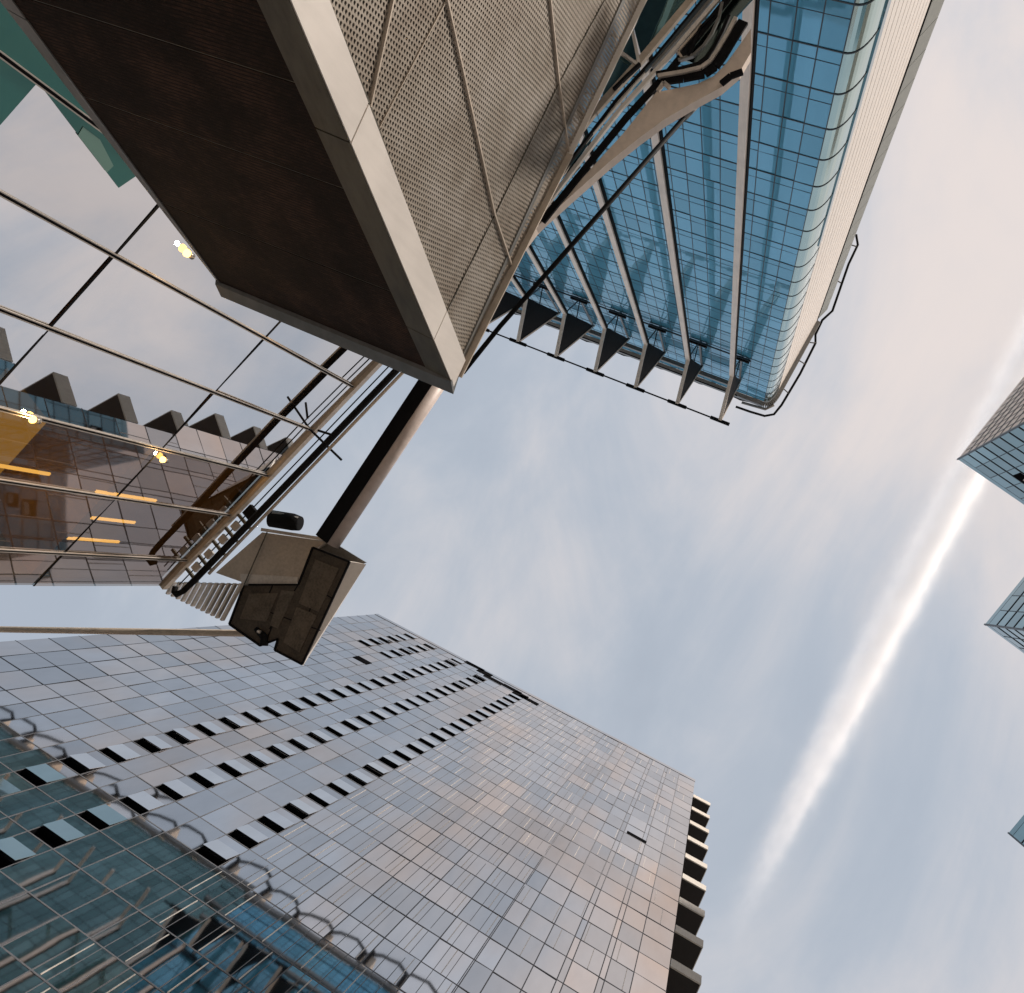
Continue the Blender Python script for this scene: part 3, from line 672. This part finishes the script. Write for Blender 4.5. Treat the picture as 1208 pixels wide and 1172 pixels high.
# ------------------------------------------------------------------ glazed eave that swings off the flared tower's roof edge, and its tie rod
def eave():
    z = 14.2
    t = thing('glazed_eave', 'curved beige roof eave with dark rails along the top of the perforated wall', 'roof eave', at(690, 180, z))
    A = lambda q, dz=0.0: at(q[0], q[1], z + dz)
    skin = [(604, 302), (634, 264), (671, 228), (700, 196), (735, 158), (774, 109), (800, 104), (823, 99), (842, 90), (856, 76), (872, 54), (886, 34), (886, 62), (873, 84), (851, 103), (818, 121), (784, 141), (754, 163), (719, 191), (674, 231), (632, 269), (612, 296), (596, 330), (580, 358)]
    MB().slab([A(q) for q in skin], (0, 0, .25)).build('skin', 'skin', t)
    # main dark beam and lighter rails running parallel up the edge
    def rail(pts, w, m, dz=0.0, h=.08, nm='rail'): 
        b = MB(); P_ = [A(q, dz) for q in pts]
        for p, q in zip(P_, P_[1:]): b.bar(p, q, w, h)
        b.build(nm, m, t)
    rail([(640, 262), (700, 187), (739, 139), (790, 84), (856, 2), (900, -55)], .12, 'dark', -.05, .06, 'beam')
    rail([(634, 256), (690, 183), (733, 128), (785, 72), (845, 2), (880, -40)], .075, 'beige_light', -.06)
    rail([(626, 258), (676, 186), (728, 118), (775, 66), (838, -10)], .05, 'dark', -.02)
    rail([(690, 168), (745, 103), (790, 52), (832, 0)], .06, 'rail', .02)
    rail([(760, 84), (800, 40), (838, -6)], .07, 'mullion', -.02); rail([(770, 80), (812, 32), (850, -14)], .05, 'grey', -.02)
    rail([(702, 132), (753, 75), (815, 1), (850, -40)], .13, 'beige', .05, .1)
    rail([(663, 182), (702, 132)], .11, 'beige', .05, .1)
    rail([(724, 106), (740, 90), (755, 76)], .06, 'dark', -.02)
    # teal roof glazing between the wall and the rails
    for q in ([(748, 34), (762, 2), (790, -44), (840, -44), (812, 0), (779, 36), (757, 68)], [(745, 40), (734, 61), (751, 73), (755, 68)], [(733, 64), (711, 110), (710, 124), (748, 77)], [(690, 160), (668, 205), (640, 250), (700, 160)]):
        MB().slab([A(p, .10) for p in q], (0, 0, .04)).build('roof_pane', 'canopy_glass', t)
    rail([(745, 32), (754, 76)], .055, 'beige_light', .02); rail([(732, 62), (752, 77)], .05, 'beige_light', .02)
    # curved gutter of the glazed bay
    rail([(779, 95), (806, 91), (831, 86), (843, 78), (852, 66), (864, 46), (877, 26)], .19, 'dark', -.10, .07, 'gutter')
    rail([(776, 91), (806, 86), (827, 81), (838, 73), (846, 61), (858, 41), (868, 22)], .07, 'rail', -.14, .1)
    rail([(774, 88), (804, 82), (823, 77), (834, 69), (842, 57), (852, 38), (860, 20)], .06, 'dark', -.12, .1)
    rail([(800, 72), (818, 66), (830, 55), (840, 40), (848, 22), (852, 4)], .05, 'grey', -.08)
    rail([(812, 68), (826, 34), (842, 18)], .05, 'dark', -.08); rail([(805, 70), (800, 62), (828, 30)], .04, 'beige', -.08)
    rail([(851, 99), (862, 90), (876, 85)], .11, 'dark', -.10, .06, 'gutter')
    rail([(776, 108), (783, 98), (790, 104)], .06, 'rail', -.1)
    MB().slab([A(q, .12) for q in ((806, 70), (828, 30), (860, -10), (905, -60), (905, -20), (868, 20), (846, 58), (826, 78))], (0, 0, .05)).build('bay_glass', 'corner_glass', t)
    r = thing('tie_rod', 'thin black tie rod slanting across the blue glass struts', 'rod', at(700, 262, 15.5))
    MB().tube([at(818, 127, 15.5), at(590, 385, 15.5), at(546, 440, 15.5)], .052, 12).build('bar', 'dark', r)
    MB().tube([at(820, 125, 15.5), at(807, 139, 15.5)], .075, 12).build('end_fork', 'grey', r)
eave()


# ------------------------------------------------------------------ the stepped glass towers at the right edge
def corner_tower(px, py, label, striped, rooms, group='stepped glass towers along the right side'):
    TOP = 140.0; c = at(px, py, TOP)
    a = Vector((math.cos(math.radians(-76.6)), math.sin(math.radians(-76.6)), 0)); b = Vector((math.cos(math.radians(15.2)), math.sin(math.radians(15.2)), 0))
    corner_build(c, a, b, TOP, label, striped, rooms, group)
def corner_build(c, a, b, TOP, label, striped, rooms, group, la=17.0, lb=26.0):
    t = thing('corner_tower', label, 'tower', (c.x, c.y, GROUND), group)
    c = Vector((c.x, c.y, 0)); FL = 3.6
    na = -b; nb_ = -a                               # outward normals of the two faces that look at the street
    i = (a + b) * .3
    MB().slab([c + i + Vector((0, 0, GROUND)), c + i + a * (la - .4) + Vector((0, 0, GROUND)), c + i + a * (la - .4) + b * (lb - .4) + Vector((0, 0, GROUND)), c + i + b * (lb - .4) + Vector((0, 0, GROUND))], (0, 0, TOP - GROUND - .3)).build('wall', 'mullion', t)
    for d, L, other, mt, w in ((a, la, b, 'stripe' if striped else 'teal_glass', 1.4 if striped else 2.6), (b, lb, a, 'teal_glass', 2.6)):
        n = -other; n = (n - d * n.dot(d)).normalized()
        quads, fr = [], MB(); k = 0
        nu = int(L / w); w = L / nu
        z1 = TOP - 1.6
        while z1 > GROUND + FL:
            z0 = z1 - FL
            for j in range(nu):
                p = lambda u, z: c + d * u + Vector((0, 0, z))
                quads.append(tilt([p(j * w + .04, z0 + .05), p(j * w + w - .04, z0 + .05), p(j * w + w - .04, z1 - .05), p(j * w + .04, z1 - .05)], n, .003))
            fr.bar(c + d * 0 + Vector((0, 0, z0)) + n * .03, c + d * L + Vector((0, 0, z0)) + n * .03, .1, .16 if not (striped and d is a) else .05, (0, 0, 1))
            z1 = z0
        for j in range(1, nu): fr.bar(c + d * j * w + Vector((0, 0, GROUND)) + n * .02, c + d * j * w + Vector((0, 0, TOP - 1.6)) + n * .02, .08, .08, n)
        panes(t, quads, mt, 'window_pane', 40)
        fr.build('curtain_wall_frame', 'mullion', t)
        MB().obox(c + Vector((0, 0, TOP - 1.56)) + n * .02, d * L, -n * .3, (0, 0, 1.56)).build('parapet', mt, t)
    MB().bar(c + Vector((0, 0, GROUND)) - (a + b) * .02, c + Vector((0, 0, TOP + .02)) - (a + b) * .02, .24, .24, a).build('corner_post', 'mullion', t)
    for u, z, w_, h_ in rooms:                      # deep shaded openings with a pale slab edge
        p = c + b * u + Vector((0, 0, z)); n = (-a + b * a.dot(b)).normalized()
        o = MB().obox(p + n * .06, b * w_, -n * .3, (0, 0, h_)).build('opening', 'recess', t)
        MB().obox(p + b * (w_ * .25) + n * .07, b * (w_ * .6), n * .25, (0, 0, h_ * .35)).build('ledge', 'balcony', o)
corner_tower(1130, 542, 'striped corner tower nearest the top whose point touches the white contrail', True, [(6.2, 128, 4.4, 3.4), (8.5, 124.5, 3, 2.6)])
corner_tower(1162, 737, 'middle teal glass corner tower jutting in at the right edge', False, [(5.2, 128, 3, 3)])
corner_tower(1190, 983, 'smallest sliver of teal corner tower low on the right edge', False, [])


# ------------------------------------------------------------------ vapour trail high above
def contrail():
    Z = 3000.0
    p0, p1 = at(1262, 318, Z), at(842, 1128, Z)
    L = (p1 - p0).length; d = (p1 - p0).normalized(); zz = Vector((0, 0, 1)); y = zz.cross(d)
    if y.x < 0: y = -y                              # +y: the crisp edge
    R, n, m_ = 150.0, 16, 24
    me = MB()
    me.tube([(L * k / m_, 0, 0) for k in range(m_ + 1)], R, n)
    m, T = mat('vapour'); o = obj_co(T); s = T.n('ShaderNodeSeparateXYZ', {0: o})
    x = T.math('DIVIDE', s.outputs[0], L)
    wob = T.math('MULTIPLY', T.math('SUBTRACT', T.noise(T.vmul(o, (.012, .02, .02)), 1, 5, .6), .5), 46)
    yy = T.math('ADD', s.outputs[1], wob)
    def gauss(off, wd, w2):
        q = T.math('DIVIDE', T.math('SUBTRACT', yy, off), wd); r = T.math('DIVIDE', s.outputs[2], w2)
        return T.math('EXPONENT', T.math('MULTIPLY', T.math('ADD', T.math('MULTIPLY', q, q), T.math('MULTIPLY', r, r)), -1.0))
    body = T.math('ADD', T.math('MULTIPLY', gauss(10, 38, 44), 1.0), T.math('MULTIPLY', gauss(34, 13, 30), .45))
    puff = T.n('ShaderNodeMapRange', {0: T.noise(T.vmul(o, (.016, .022, .022)), 1, 6, .62), 1: .30, 2: .68, 3: .50, 4: 1.35}).outputs[0]
    fade = T.n('ShaderNodeMapRange', {0: x, 1: 1.0, 2: .45, 3: 0.0, 4: 1.0}, interpolation_type='SMOOTHSTEP').outputs[0]
    den = T.math('MULTIPLY', T.math('MULTIPLY', T.math('MULTIPLY', body, puff), fade), T.math('MULTIPLY_ADD', x, -.012, .056))
    pv = T.n('ShaderNodeVolumePrincipled', {'Color': (.97, .985, 1, 1), 'Density': den, 'Anisotropy': .5})
    T.n('ShaderNodeOutputMaterial', {'Volume': pv.outputs[0]})
    m.cycles.volume_step_rate = .12
    ob = me.build('contrail', m)
    ob.matrix_world = Matrix(((d.x, y.x, zz.x, p0.x), (d.y, y.y, zz.y, p0.y), (d.z, y.z, zz.z, p0.z), (0, 0, 0, 1)))
    ob['label'] = 'long white contrail crossing the open sky between the towers'; ob['category'] = 'contrail'
contrail()
